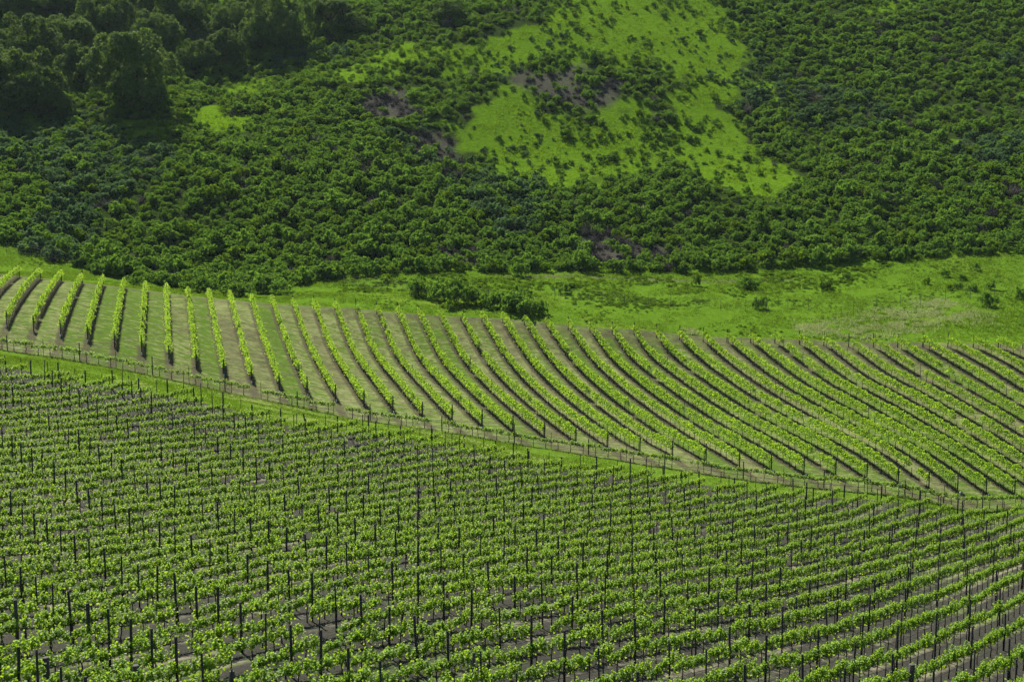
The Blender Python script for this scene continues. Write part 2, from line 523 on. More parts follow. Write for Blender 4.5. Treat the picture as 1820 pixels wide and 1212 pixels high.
def strip(name, lo, hi, rows, mat, attrs=None, power=1.0):
    f = np.linspace(0, 1, rows) ** power
    T, Fq = np.meshgrid(TS, f)
    Y = lo(T) * (1 - Fq) + hi(T) * Fq
    X = T * Y
    Z = height(X, Y)
    m, k = X.shape
    i = np.arange(m - 1)[:, None] * k + np.arange(k - 1)[None]
    faces = np.stack([i, i + 1, i + k + 1, i + k], -1).reshape(-1, 4)
    me = np_mesh(name, np.stack([X, Y, Z], -1).reshape(-1, 3), faces, mat, smooth=True)
    for an, fn in (attrs or {}).items():
        a = me.attributes.new(an, 'FLOAT', 'POINT')
        a.data.foreach_set('value', fn(X, Y, T).astype(np.float32).ravel())
    return tag(add(name, me), kind='structure')

strip('vineyard_soil', lambda t: np.full_like(t, 9.0), lambda t: by('b1', t) + 1.5, 190, M_SOIL)
strip('grass_track', lambda t: by('b1', t) + 1.5, lambda t: by('fr', t) - .7, 26, M_TRACK)
strip('hillside_vineyard_soil', lambda t: by('fr', t) - .7, lambda t: by('b3', t) + 1.2, 110, M_FSOIL,
      {'edge': lambda X, Y, T: np.clip(np.maximum(1 - (by('b3', T) - Y) / 5, np.clip((by('rb', T) - .8 - Y) / 3, 0, .30)), 0, 1)})

DIRT = [[(900, 493), (1000, 491), (1130, 496), (1280, 500), (1400, 497)], [(1100, 560), (1180, 562), (1290, 562)]]
DIRT_P = [[ground_at(u, v) for u, v in l] for l in DIRT]

def near_line(lines, X, Y, w):
    best = np.full(X.shape, 1e9)
    for l in lines:
        for (ax, ay), (bx, by_) in zip(l[:-1], l[1:]):
            dx, dy = bx - ax, by_ - ay
            q = np.clip(((X - ax) * dx + (Y - ay) * dy) / (dx * dx + dy * dy), 0, 1)
            best = np.minimum(best, np.hypot(X - ax - q * dx, Y - ay - q * dy))
    return np.clip(1.5 - best / w, 0, 1)

strip('meadow', lambda t: by('b3', t) + 1.2, lambda t: by('b4', t), 70, M_MEADOW, {'dirt': lambda X, Y, T: near_line(DIRT_P[:1], X, Y, .9)})

def blur(a, it=2):
    a = a.astype(float)
    for _ in range(it):
        p = np.pad(a, 1, mode='edge')
        a = (p[:-2, 1:-1] + p[2:, 1:-1] + p[1:-1, :-2] + p[1:-1, 2:] + 2 * p[1:-1, 1:-1]) / 6
    return a
strip('hillside', lambda t: by('b4', t), lambda t: np.full_like(t, 560.0), 240, M_HILL,
      {'grassy': lambda X, Y, T: np.maximum(np.maximum(soft_mask(GRASS_PLAN, X, Y, 7.0), openings(X, Y)), .9 * (Y < by('b4', T) + 3)), 'bare': lambda X, Y, T: blur(plan_mask(BARE_PLAN, X, Y))})

# ------------------------------------------------------------------ grapevine: trunk and foliage
def vine_foliage(seed):
    r = np.random.default_rng(seed)
    C, Ax, Nm, S, Ti = [], [], [], [], []
    half = .58 + .1 * r.random()
    for sx in np.linspace(-half, half, 16):
        sx = sx + r.normal(0, .05)
        if r.random() < .14: continue
        ln = r.uniform(.28, .56) * (1 - .12 * abs(sx) / half)
        lean = np.array([r.normal(0, .25), r.normal(0, .26), 1.0]); lean /= np.linalg.norm(lean)
        b = np.array([sx, r.normal(0, .03), 1.0 + r.normal(0, .03)])
        k = int(10 + ln * 19)
        for q in np.linspace(.06, 1, k):
            p = b + lean * ln * q + r.normal(0, .045, 3)
            C.append(p)
            out = r.normal(0, 1, 3) * [1, 1, .5] + [0, 0, -.35]
            Ax.append(out); Nm.append(r.normal(0, .6, 3) + [0, 0, 1.0])
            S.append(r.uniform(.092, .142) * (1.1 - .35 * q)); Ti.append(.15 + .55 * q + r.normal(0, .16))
    for _ in range(14):                                  # hanging leaves under the cordon
        C.append([r.uniform(-half, half), r.normal(0, .10), r.uniform(.72, 1.0)]); Ax.append(r.normal(0, .6, 3) + [0, 0, -.8]); Nm.append(r.normal(0, 1, 3))
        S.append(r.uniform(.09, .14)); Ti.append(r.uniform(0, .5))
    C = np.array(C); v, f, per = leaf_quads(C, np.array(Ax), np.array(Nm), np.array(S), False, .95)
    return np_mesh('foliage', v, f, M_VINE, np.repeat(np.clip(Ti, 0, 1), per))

def vine_trunk(seed):
    r = np.random.default_rng(seed + 50)
    pts = [(0, 0, -.1)] + [(r.normal(0, .025), r.normal(0, .02), z) for z in (.2, .45, .7)] + [(0, 0, .95)]
    ts = [tube(pts, [.042, .036, .03, .028, .03], 6)]
    for s in (-1, 1):
        ts.append(tube([(0, 0, .92), (s * .15, 0, 1.0), (s * .35, r.normal(0, .015), 1.01), (s * .56, 0, 1.0)], [.026, .022, .018, .012], 5))
    v, f = join_tubes(ts)
    return np_mesh('trunk', v, f, M_BARK)

VF = [vine_foliage(i) for i in range(10)]
VT = [vine_trunk(i) for i in range(5)]

def post_mesh(h, r0, r1, sides=8, mat=M_POST, seed=0):
    rr = np.random.default_rng(seed)
    v, f, t = tube([(0, 0, -.15), (rr.normal(0, .01), rr.normal(0, .01), h * .5), (0, 0, h - .015), (0, 0, h)], [r0, (r0 + r1) / 2, r1, r1 * .88], sides)
    return np_mesh('post', v, [f, t], mat)

# lay out the near block
def in_view(x, y, z, mu=160, mv=170):
    u, v = project(x, y, z)
    return (u > -mu) & (u < 1820 + mu) & (v < 1212 + mv) & (v > -100)

VSP, PSP = 1.2, 6.0
vines, posts = [], []
for k in range(-9, 44):
    # row k: points p(s) = c*n + s*rd with n = (-sin, cos)
    c = C0 + k * ROW_W
    s = np.arange(-150, 260) * VSP + (k * .37 % VSP)
    x = -RD[1] * c + RD[0] * s; y = RD[0] * c + RD[1] * s
    ok = (y > 26)
    x, y, s = x[ok], y[ok], s[ok]
    lim = by('b1', x / y) - .6 + .8 * math.sin(k * 2.3)
    ok = y < lim
    x, y, s = x[ok], y[ok], s[ok]
    if not len(x): continue
    z = height(x, y)
    vis = in_view(x, y, z + 1.2)
    for i in np.nonzero(vis)[0]:
        if rng.random() < (.10 if x[i] < -8 and y[i] < 70 else .022): continue     # gaps where a vine is missing
        vines.append((k, s[i], x[i], y[i], z[i]))
    off = (k * .76 + 1.6) % PSP
    sp = np.arange(-30, 60) * PSP + off
    px = -RD[1] * c + RD[0] * sp; py = RD[0] * c + RD[1] * sp
    ok = (py > 26); px, py, sp = px[ok], py[ok], sp[ok]
    ok = py < by('b1', px / py) - 1.5; px, py, sp = px[ok], py[ok], sp[ok]
    pz = height(px, py)
    ok = in_view(px, py, pz + 1.2)
    for i in np.nonzero(ok)[0]:
        posts.append((k, sp[i], px[i], py[i], pz[i]))

def on_screen(x, y, z):
    u, v = project(x, y, z + 1.2)
    return 0 <= u <= 1820 and v <= 1212
k_first = min(q[0] for q in vines if on_screen(*q[2:]))

def row_name(k):
    return ordinal(k - k_first + 1) + " row up from lower right corner"

vines.sort(key=lambda q: q[3]); posts.sort(key=lambda q: q[3])
near_v = [q for q in vines if on_screen(*q[2:])][:300]
near_set = set((q[0], q[1]) for q in near_v)
rest_v = [q for q in vines if (q[0], q[1]) not in near_set]
row_posts = {}
for q in posts:
    if 0 <= project(*q[2:])[0] <= 1820: row_posts.setdefault(q[0], []).append(q[1])
for v in row_posts.values(): v.sort()
seen_lbl = {}
src_f, src_t = {}, {}
near_v.sort(key=lambda q: (q[0], q[1]))
for i, (k, s, x, y, z) in enumerate(near_v):
    ps = row_posts.get(k, [])
    j = sum(1 for p in ps if p < s)
    if j:
        m = sum(1 for q in near_v if q[0] == k and ps[j - 1] < q[1] <= s)
        lb = f"grapevine, {ordinal(m)} right of {ordinal(j)} stake, {row_name(k)}"
    else:
        m = sum(1 for q in near_v if q[0] == k and q[1] <= s)
        lb = f"grapevine, {ordinal(m)} from left before any stake, {row_name(k)}"
    root = add('grapevine', None, None, (x, y, z), PHI + (math.pi if rng.random() < .5 else 0) + rng.normal(0, .05))
    root.empty_display_size = .2
    sc_ = rng.uniform(.82, 1.15)
    root.scale = (rng.uniform(.9, 1.12), rng.uniform(.8, 1.2), sc_)
    tag(root, lb, 'grapevine', 'grapevines in the nearest trellis rows')
    fi, ti = int(rng.integers(10)), int(rng.integers(5))
    a = add('trunk', VT[ti], root); b = add('foliage', VF[fi], root)
    src_t.setdefault(ti, a); src_f.setdefault(fi, b)

def scatter(name, pts, rot, scl, picks):
    """one object of instances on points; picks: list of (source objects, index array)"""
    me = bpy.data.meshes.new(name)
    pts = np.asarray(pts, np.float32)
    me.vertices.add(len(pts)); me.vertices.foreach_set('co', pts.ravel())
    a = me.attributes.new('rot', 'FLOAT_VECTOR', 'POINT'); a.data.foreach_set('vector', np.asarray(rot, np.float32).ravel())
    a = me.attributes.new('scl', 'FLOAT_VECTOR', 'POINT'); a.data.foreach_set('vector', np.asarray(scl, np.float32).ravel())
    g = bpy.data.node_groups.new(name + '_scatter', 'GeometryNodeTree')
    g.interface.new_socket('Geometry', in_out='INPUT', socket_type='NodeSocketGeometry')
    g.interface.new_socket('Geometry', in_out='OUTPUT', socket_type='NodeSocketGeometry')
    gi = g.nodes.new('NodeGroupInput'); go = g.nodes.new('NodeGroupOutput')
    jn = g.nodes.new('GeometryNodeJoinGeometry')
    def named(nm, dt):
        nd = g.nodes.new('GeometryNodeInputNamedAttribute'); nd.data_type = dt; nd.inputs['Name'].default_value = nm
        return nd.outputs['Attribute']
    for q, (srcs, idx) in enumerate(picks):
        a = me.attributes.new('pick%d' % q, 'INT', 'POINT'); a.data.foreach_set('value', np.asarray(idx, np.int32))
        j2 = g.nodes.new('GeometryNodeJoinGeometry')
        for so in reversed(srcs):
            oi = g.nodes.new('GeometryNodeObjectInfo'); oi.transform_space = 'ORIGINAL'
            oi.inputs['Object'].default_value = so; oi.inputs['As Instance'].default_value = True
            g.links.new(oi.outputs['Geometry'], j2.inputs[0])
        ip = g.nodes.new('GeometryNodeInstanceOnPoints')
        g.links.new(gi.outputs[0], ip.inputs['Points']); g.links.new(j2.outputs[0], ip.inputs['Instance'])
        ip.inputs['Pick Instance'].default_value = True
        g.links.new(named('pick%d' % q, 'INT'), ip.inputs['Instance Index'])
        g.links.new(named('rot', 'FLOAT_VECTOR'), ip.inputs['Rotation'])
        g.links.new(named('scl', 'FLOAT_VECTOR'), ip.inputs['Scale'])
        g.links.new(ip.outputs[0], jn.inputs[0])
    g.links.new(jn.outputs[0], go.inputs[0])
    o = add(name, me)
    md = o.modifiers.new('scatter', 'NODES'); md.node_group = g
    return o

m = len(rest_v)
rv = np.array([q[2:] for q in rest_v])
fs = [src_f[i] for i in sorted(src_f)]; tsrc = [src_t[i] for i in sorted(src_t)]
o = scatter('grapevine_rows', rv, np.c_[np.zeros(m), np.zeros(m), PHI + math.pi * (rng.random(m) < .5) + rng.normal(0, .05, m)],
            np.c_[rng.uniform(1.0, 1.14, m), rng.uniform(.8, 1.15, m), rng.uniform(.88, 1.1, m)],
            [(fs, rng.integers(len(fs), size=m)), (tsrc, rng.integers(len(tsrc), size=m))])
tag(o, 'mass of grapevines in close rows filling the middle of the near vineyard', 'grapevines', kind='stuff')

# stakes
PM = [post_mesh(2.45, .062, .056, 8, M_POST, i) for i in range(4)]
PMT = [post_mesh(2.45, .044, .04, 6, M_POST, i) for i in range(2)]
pv = [q for q in posts if on_screen(*q[2:])]
near_p = pv[:300]
np_set = set((q[0], q[1]) for q in near_p)
rest_p = [q for q in posts if (q[0], q[1]) not in np_set]
near_p.sort(key=lambda q: (q[0], q[1]))
post_src = []
for k, s, x, y, z in near_p:
    j = sum(1 for p in row_posts[k] if p <= s)
    thin = rng.random() < .35
    o = add('trellis_stake', (PMT[int(rng.integers(2))] if thin else PM[int(rng.integers(4))]), None, (x, y, z), rng.uniform(0, 6))
    o.scale = (1, 1, rng.uniform(.9, 1.08)); o.rotation_euler = (rng.normal(0, .018), rng.normal(0, .018), rng.uniform(0, 6))
    tag(o, f"{'thin ' if thin else ''}dark wooden stake, {ordinal(j)} from the left in {row_name(k)}", 'stake', 'wooden stakes along the near vineyard rows')
    if len(post_src) < 4: post_src.append(o)
if rest_p:
    m = len(rest_p)
    o = scatter('trellis_stakes', np.array([q[2:] for q in rest_p]), np.c_[rng.normal(0, .018, m), rng.normal(0, .018, m), rng.uniform(0, 6, m)],
                np.c_[np.ones(m), np.ones(m), rng.uniform(.9, 1.08, m)], [(post_src, rng.integers(len(post_src), size=m))])
    tag(o, 'dark stakes standing among the farther rows of the near vineyard', 'stakes', kind='stuff')

# thick end posts at the bottom edge (top seen at u, v)
EPM = post_mesh(1.55, .125, .12, 14, M_ENDP, 3)
for (u, v, hgt, wd, lb) in ((81, 1168, 1.5, 1.0, 'thick round wooden post cut off by the bottom edge at far left'),
                            (241, 1182, 1.5, 1.0, 'thick round post at the bottom edge, second of the stout posts from the left'),
                            (412, 1192, 1.4, .85, 'stout post at the bottom edge, third of the stout posts from the left'),
                            (585, 1197, 1.3, .8, 'stout post at the bottom edge, fourth of the stout posts from the left'),
                            (1621, 1180, 1.6, 1.25, 'thickest greenish wooden post, cut off by the bottom edge at right'),
                            (155, 1072, 2.3, .62, 'tall stout wooden post among the lower left vines, lighter face'),
                            (27, 1066, 2.3, .62, 'tall stout wooden post close to the left edge near the bottom'),
                            (1391, 1077, 2.2, .5, 'broad pale topped stake rising above the vines in lower right'),
                            (842, 1160, 2.0, .5, 'broad stake near the bottom edge, right of the picture middle')):
    t, e = ray(u, v)
    ys = np.linspace(30, 90, 600)
    g = height(t * ys, ys) + hgt - e * ys
    y = ys[np.argmax(g > 0)]
    o = add('end_post', EPM, None, (t * y, y, hz(t * y, y)), rng.uniform(0, 6), (wd, wd, hgt / 1.55))
    tag(o, lb, 'post', 'stout end posts')

# end posts along the grass track
us = [10, 55, 104, 152, 200, 247, 298, 345, 397, 448, 499, 545, 600, 655, 712, 768, 825, 881, 940, 998, 1060, 1120, 1180, 1242, 1305, 1366, 1433, 1500, 1566, 1634, 1702, 1772]
EP2 = [post_mesh(1.75, .075, .07, 10, M_POST, i) for i in range(3)]
EP3 = post_mesh(1.6, .035, .033, 6, M_POST, 9)
for i, u in enumerate(us):
    v = interp(u, B1V)
    t, _ = ray(u, v)
    y = float(by('b1', t)) - .2
    x = float(t * y)
    o = add('row_end_post', EP2[i % 3], None, (x, y, hz(x, y)), rng.uniform(0, 6), (1, 1, rng.uniform(.85, 1.2)))
    if i == 11: o.rotation_euler = (0, -.16, 0)
    tag(o, f"{'leaning ' if i == 11 else ''}dark post at a row end beside the grass track, {ordinal(i + 1)} from the left", 'post', 'row end posts along the near side of the grass track')
    if i < len(us) - 1:
        u2 = u + (us[i + 1] - u) * .62
        t, _ = ray(u2, interp(u2, B1V)); y = float(by('b1', t)) + .6; x = float(t * y)
        o = add('thin_stake', EP3, None, (x, y, hz(x, y)), 0, (1, 1, rng.uniform(.85, 1.15)))
        tag(o, f"thin stake standing in the grass track edge, {ordinal(i + 1)} from the left", 'stake', 'thin stakes in the grass between end posts')

# drip hoses strung along the nearest rows
for k in range(k_first, k_first + 12):
    c = C0 + k * ROW_W
    s = np.arange(-150, 260, .6)
    x = -RD[1] * c + RD[0] * s; y = RD[0] * c + RD[1] * s
    ok = (y > 30); x, y = x[ok], y[ok]
    ok = (y < by('b1', x / y) - 1); x, y = x[ok], y[ok]
    z = height(x, y) + .42 + .04 * np.sin(np.arange(len(x)) * .35)
    ok = in_view(x, y, z, 60, 60); x, y, z = x[ok], y[ok], z[ok]
    if len(x) < 3: continue
    v, f, t = tube(np.c_[x, y, z], np.full(len(x), .013), 5)
    tag(add('drip_hose', np_mesh('drip_hose', v, [f, t], M_HOSE)), f"thin dark drip hose strung along the {row_name(k)}", 'hose', 'drip hoses')

# ------------------------------------------------------------------ the single vine row along the far side of the track
fr = add('boundary_vine_row', None)
tag(fr, 'single low row of gnarled vines on wires along far side of the grass track', 'vine row')
T0 = np.linspace(ray(-150, 600)[0], ray(1980, 900)[0], 4000)
FY = by('fr', T0); FX = T0 * FY
L = np.r_[0, np.cumsum(np.hypot(np.diff(FX), np.diff(FY)))]

def along(s):
    x, y = np.interp(s, L, FX), np.interp(s, L, FY)
    dx, dy = np.interp(s + .5, L, FX) - np.interp(s - .5, L, FX), np.interp(s + .5, L, FY) - np.interp(s - .5, L, FY)
    return x, y, math.atan2(dy, dx)
x0, y0, _ = along(L[-1] / 2)
fr.location = (x0, y0, hz(x0, y0))
bz = fr.location.z
i = 0
pm_thin = post_mesh(1.75, .03, .028, 6, M_POST, 4); pm_fr = post_mesh(1.9, .06, .055, 8, M_POST, 5)
for s in np.arange(.5, L[-1] - .5, L[-1] / 96):
    x, y, a = along(s); z = hz(x, y)
    if rng.random() < .94:
        vn = add('vine', VT[i % 5], fr, (x - x0, y - y0, z - bz), a, (rng.uniform(1.0, 1.3), 1.3, rng.uniform(.75, .95)))
        add('foliage', VF[int(rng.integers(10))], vn, None, 0, (1, rng.uniform(.8, 1.2), 1)).location = (0, 0, .02)
    if i % 3 == 1:
        x, y, a = along(s + .6)
        add('post', pm_fr if i % 2 else pm_thin, fr, (x - x0, y - y0, hz(x, y) - bz), 0, (1, 1, rng.uniform(.85, 1.15)))
    i += 1
for nm, hh, rad in (('drip_hose', .38, .020),):
    pts = [(x - x0, y - y0, hz(x, y) + hh - bz) for x, y, a in (along(s) for s in np.arange(0, L[-1], 2.0))]
    v, f, t = tube(pts, [rad] * len(pts), 5)
    add(nm, np_mesh(nm, v, [f, t], M_HOSE), fr)

# ------------------------------------------------------------------ far rows running up to the meadow
TR = post_mesh(1.0, .035, .028, 5, M_BARK, 1)
ST = post_mesh(2.05, .035, .032, 6, M_POST, 2)
RE = post_mesh(2.2, .07, .065, 8, M_POST, 6)
v_, f_, t_ = tube([(0, 0, 0), (0, 0, .36)], [.05, .05], 8)
TUBE = np_mesh('grow_tube', v_, [f_, t_], M_TIN)
def far_rows():
    out = []
    for j in range(-9, 46):
        ys = np.linspace(134, 224, 700)
        xs = TX * ys + EJ * j
        t = xs / ys
        ok = (ys > by('rb', t) + .5) & (ys < by('b3', t) - .8)
        u, v = project(xs, ys, height(xs, ys) + 1.4)
        ok &= (u > -110) & (u < 1960)
        if ok.sum() < 20: continue
        out.append((j, ys[ok][0], ys[ok][-1], ((u[ok] > 0) & (u[ok] < 1820)).any()))
    return out
FR = far_rows()
n_vis = 0
for j, ya, yb, vis in FR:
    if vis: n_vis += 1
    r = np.random.default_rng(900 + j)
    xm, ym = TX * ya + EJ * j, ya
    zb = hz(xm, ym)
    root = add('vine_row', None, None, (xm, ym, zb))
    if vis:
        cat = f"leafy vine row running up the far slope to the meadow, {ordinal(n_vis)} from the left"
    else:
        cat = f"leafy vine row just outside the {'left' if j < 5 else 'right'} end of the far vineyard"
    tag(root, cat, 'vine row', 'vine rows of the far vineyard')
    ln = (yb - ya) * math.hypot(1, TX)
    vig = float(np.clip(1.06 + .016 * j, .98, 1.45))
    m = int(ln * 185 * vig)
    s = r.random(m)
    y = ya + (yb - ya) * s; x = TX * y + EJ * j
    ph = s * ln / 1.6
    lump = .5 + .5 * np.cos(2 * math.pi * ph) ; per = r.random(int(ph.max()) + 2)[np.floor(ph + .5).astype(int)]
    hgt = .55 + .20 * lump + .26 * per
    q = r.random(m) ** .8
    zz = .88 + hgt * q
    wdt = (.09 + .12 * np.sin(np.clip(q * 1.15 + .1, 0, 1) * math.pi)) * (.8 + .5 * per) * vig
    lat = r.normal(0, 1, m) * wdt * .8
    nx, ny = 1 / math.hypot(1, TX), -TX / math.hypot(1, TX)
    C = np.c_[x + nx * lat - xm, y + ny * lat - ym, height(x, y) + zz - zb]
    gone = (r.random(int(ph.max()) + 2) < .035)[np.floor(ph + .5).astype(int)]
    keep = (r.random(m) < (.52 + .36 * lump + .22 * per) * (1 + .35 * vnoise(x, y, 12, 81))) & ~gone
    C = C[keep]; q = q[keep]; mk = len(C)
    ax = r.normal(size=(mk, 3)) * [1, 1, .6] + [0, 0, -.3]
    nm = r.normal(size=(mk, 3)) * .65 + [0, 0, 1]
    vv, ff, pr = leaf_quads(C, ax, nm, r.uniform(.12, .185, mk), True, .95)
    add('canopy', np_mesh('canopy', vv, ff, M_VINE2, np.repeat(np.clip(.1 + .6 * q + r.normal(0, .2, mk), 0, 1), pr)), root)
    dv = 1.6 / math.hypot(1, TX)
    yy = np.arange(ya + .4, yb - .2, dv); xx = TX * yy + EJ * j; zz = height(xx, yy)
    for i in range(len(yy)):
        if i and i % 4 == 0:
            add('stake', ST, root, (xx[i] - xm, yy[i] - ym, zz[i] - zb), 0, (1, 1, r.uniform(.92, 1.08)))
        else:
            add('trunk', TR, root, (xx[i] - xm, yy[i] - ym, zz[i] - zb), r.uniform(0, 6))
    for yq in (ya, yb):
        xq = TX * yq + EJ * j
        add('end_post', RE, root, (xq - xm, yq - ym, hz(xq, yq) - zb), 0, (1, 1, r.uniform(.85, 1.02)))
    if j % 3 != 1:
        yq = ya - .5; xq = TX * yq + EJ * j
        add('grow_tube', TUBE, root, (xq - xm, yq - ym, hz(xq, yq) - zb), 0)

# ------------------------------------------------------------------ bushes
def lobed(r, lob, n_sub, per_sub, sub_r, flat=.92):
    """leaf places on a cauliflower of small domes that cover larger lobes"""
    C, D, Q = [], [], []
    for c, rad in lob:
        k = max(3, int(n_sub * (rad / .4) ** 2))
        d = rdir(k, r); d[:, 2] = np.where(d[:, 2] < -.2, -d[:, 2], d[:, 2])
        for e in d:
            sr = r.uniform(*sub_r) * (rad / .4) ** .5
            p = c + e * (rad - sr * .35) * [1, 1, flat]
            m = int(per_sub * r.uniform(.7, 1.3))
            g = nrm(rdir(m, r) + e * .55 + [0, 0, .25])
            q = r.uniform(.55, 1.12, m)
            C.append(p + g * (sr * q)[:, None]); D.append(g); Q.append(q)
    return np.concatenate(C), np.concatenate(D), np.concatenate(Q)

def bush_mesh(seed, mat, n_sub=9, w=1.0, h=.95, lobes=8, ls=(.09, .17), per=22, sub_r=(.11, .24)):
    """unit bush about 2 across"""
    r = np.random.default_rng(seed)
    lob = []
    for i in range(lobes):
        a = r.uniform(0, 6.28); d = r.random() ** .6 * .85 * w
        rr = r.uniform(.18, .40)
        z = (h - rr) * (1 - (d / w) ** 2 * .7) * r.uniform(.45, 1.15)
        lob.append((np.array([d * math.cos(a), d * math.sin(a), max(z, rr * .55)]), rr))
        if z > .4: lob.append((np.array([d * math.cos(a) * 1.05, d * math.sin(a) * 1.05, z * .35]), rr * .75))
    lob.append((np.array([r.normal(0, .1), r.normal(0, .1), h * .36]), .38 * h))
    C, D, q = lobed(r, lob, n_sub, per, sub_r)
    C[:, 2] = np.maximum(C[:, 2], .02)
    m = len(C)
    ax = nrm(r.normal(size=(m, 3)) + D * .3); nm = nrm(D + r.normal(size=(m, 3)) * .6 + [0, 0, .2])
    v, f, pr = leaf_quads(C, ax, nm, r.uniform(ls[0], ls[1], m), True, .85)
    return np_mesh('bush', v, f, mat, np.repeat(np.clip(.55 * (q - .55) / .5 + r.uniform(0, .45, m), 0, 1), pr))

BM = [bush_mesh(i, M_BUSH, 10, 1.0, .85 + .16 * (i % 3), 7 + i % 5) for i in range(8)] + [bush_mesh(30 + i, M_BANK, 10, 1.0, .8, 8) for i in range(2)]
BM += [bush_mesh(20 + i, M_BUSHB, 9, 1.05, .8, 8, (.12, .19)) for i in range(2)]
def dead_mesh(seed):
    r = np.random.default_rng(seed); ts = []
    for i in range(70):
        a = r.uniform(0, 6.28); e = r.uniform(.3, 1.0); ln = r.uniform(.5, .95)
        b = np.array([r.normal(0, .2), r.normal(0, .2), 0]); d = np.array([math.cos(a) * (1 - e * .6), math.sin(a) * (1 - e * .6), e])
        ts.append(tube([b, b + d * ln * .5 + r.normal(0, .06, 3), b + d * ln + r.normal(0, .1, 3)], [.022, .016, .007], 3))
    v, f = join_tubes(ts)
    return np_mesh('bush', v, f, M_DEAD, r.random(len(v)))
BM += [dead_mesh(40), dead_mesh(41)]
NG = 10

# hillside cover
cell = 1.8
gx, gy = np.meshgrid(np.arange(-260, 262, cell), np.arange(222, 480, cell * 1.1))
gx = (gx + (np.arange(gx.shape[0]) % 2)[:, None] * cell * .5).ravel(); gy = gy.ravel()
gx = gx + rng.uniform(-.55, .55, gx.size) * cell; gy = gy + rng.uniform(-.55, .55, gy.size) * cell
t = gx / gy
keep = (np.abs(t) < .50) & (gy > by('b4', t) - .6)
gx, gy, t = gx[keep], gy[keep], t[keep]
gz = height(gx, gy)
u, v = project(gx, gy, gz)
keep = (u > -120) & (u < 1940) & (v > -70)
gx, gy, gz, u, v, t = gx[keep], gy[keep], gz[keep], u[keep], v[keep], t[keep]
soft = np.maximum(soft_mask(GRASS_PLAN, gx, gy, 8.0), openings(gx, gy))
grass = soft > .5; bare = plan_mask(BARE_PLAN, gx, gy)
dens = 1.05 + .3 * vnoise(gx, gy, 14, 31) + .15 * vnoise(gx, gy, 5, 32)
dens = dens * (1 - soft) ** 1.3 + soft * np.clip(.34 + .62 * vnoise(gx, gy, 8, 33) + .3 * vnoise(gx, gy, 3.5, 38), .10, .95)
rr = rng.random(gx.size)
keep = rr < dens
gx, gy, gz, u, v, t, grass, bare, soft = (a[keep] for a in (gx, gy, gz, u, v, t, grass, bare, soft))
size = (.85 + .35 * vnoise(gx, gy, 22, 34) + rng.gamma(1.6, .32, gx.size))
size = size * (1 - soft) + soft * (.28 + 1.0 * rng.random(gx.size) ** 1.8)
edge = gy - by('b4', t)
size = np.where((edge < 4) & ~grass, size * 1.15 + .1, size)
size = np.clip(size, .3, 2.4)
idx = np.where(bare & (rng.random(gx.size) < .65), NG + 2 + rng.integers(0, 2, gx.size),
               np.where((vnoise(gx, gy, 26, 35) > .42) & (rng.random(gx.size) < .7), NG + rng.integers(0, 2, gx.size), rng.integers(0, NG, gx.size)))
dead = rng.random(gx.size) < .03 + .12 * np.clip(vnoise(gx, gy, 12, 36) * 2 - .6, 0, 1)
idx = np.where(dead, NG + 2 + rng.integers(0, 2, gx.size), idx)
rotz = rng.uniform(0, 6.28, gx.size)
hsc = size * rng.uniform(.9, 1.5, gx.size)
vis = (u > 0) & (u < 1820) & (v > 4)
order = np.argsort(edge - 1.2 * size + np.where(vis & ~grass, 0, 1e3))
front = order[:190]
lone = np.nonzero(vis & grass)[0]
lone = lone[np.argsort(-size[lone] / gy[lone])][:70]
indiv = np.zeros(gx.size, bool); indiv[front] = True; indiv[lone] = True
bush_src = {}
BANKM = [bush_mesh(90 + i, M_BANK, 9, 1.0, .7, 6) for i in range(3)]
def put_bush(x, y, z, i, r, s, h, lb, grp, mesh=None):
    o = add('scrub_bush', BM[i] if mesh is None else mesh, None, (x, y, z - .05 * s), r, (s, s, h))
    tag(o, lb, 'bush', grp)
    return o
fr_sorted = front[np.argsort(u[front])]
med = np.median(edge[fr_sorted])
cnt = [0, 0]
for a in fr_sorted:
    w = 0 if edge[a] < med else 1
    cnt[w] += 1
    kind = 'dead twiggy' if idx[a] >= NG + 2 else ('bluish green' if idx[a] >= NG else 'dark green')
    lb = f"{kind} bush {'on the lower edge of' if w == 0 else 'just inside the lower edge of'} the hillside scrub, {ordinal(cnt[w])} from the left"
    o = put_bush(gx[a], gy[a], gz[a], idx[a], rotz[a], size[a], hsc[a], lb, 'bushes along the lower edge of the hillside scrub')
    bush_src.setdefault(int(idx[a]), o)
for q, a in enumerate(lone[np.argsort(u[lone])]):
    lb = f"small lone bush on the open hillside grass, {ordinal(q + 1)} from the left"
    o = put_bush(gx[a], gy[a], gz[a], idx[a], rotz[a], size[a], hsc[a], lb, 'lone bushes on the hillside grass')
    bush_src.setdefault(int(idx[a]), o)
for i in range(len(BM)):
    if i not in bush_src:                                   # make sure each kind stands somewhere as a bush of its own
        a = [q for q in range(gx.size) if not indiv[q] and idx[q] == i and vis[q]][0]
        indiv[a] = True
        bush_src[i] = put_bush(gx[a], gy[a], gz[a], i, rotz[a], size[a], hsc[a], f"{['round','broad','bluish','twiggy'][i % 4]} bush deep in the hillside scrub", 'bushes in the hillside scrub')
rest = ~indiv
ks = sorted(bush_src)
mp = {k: i for i, k in enumerate(ks)}
o = scatter('hillside_scrub', np.c_[gx, gy, gz - .05][rest], np.c_[np.zeros(rest.sum()), np.zeros(rest.sum()), rotz[rest]],
            np.c_[size, size, hsc][rest], [([bush_src[k] for k in ks], [mp[int(i)] for i in idx[rest]])])
tag(o, 'dense dark green scrub covering the hillside above the meadow', 'scrub', kind='stuff')

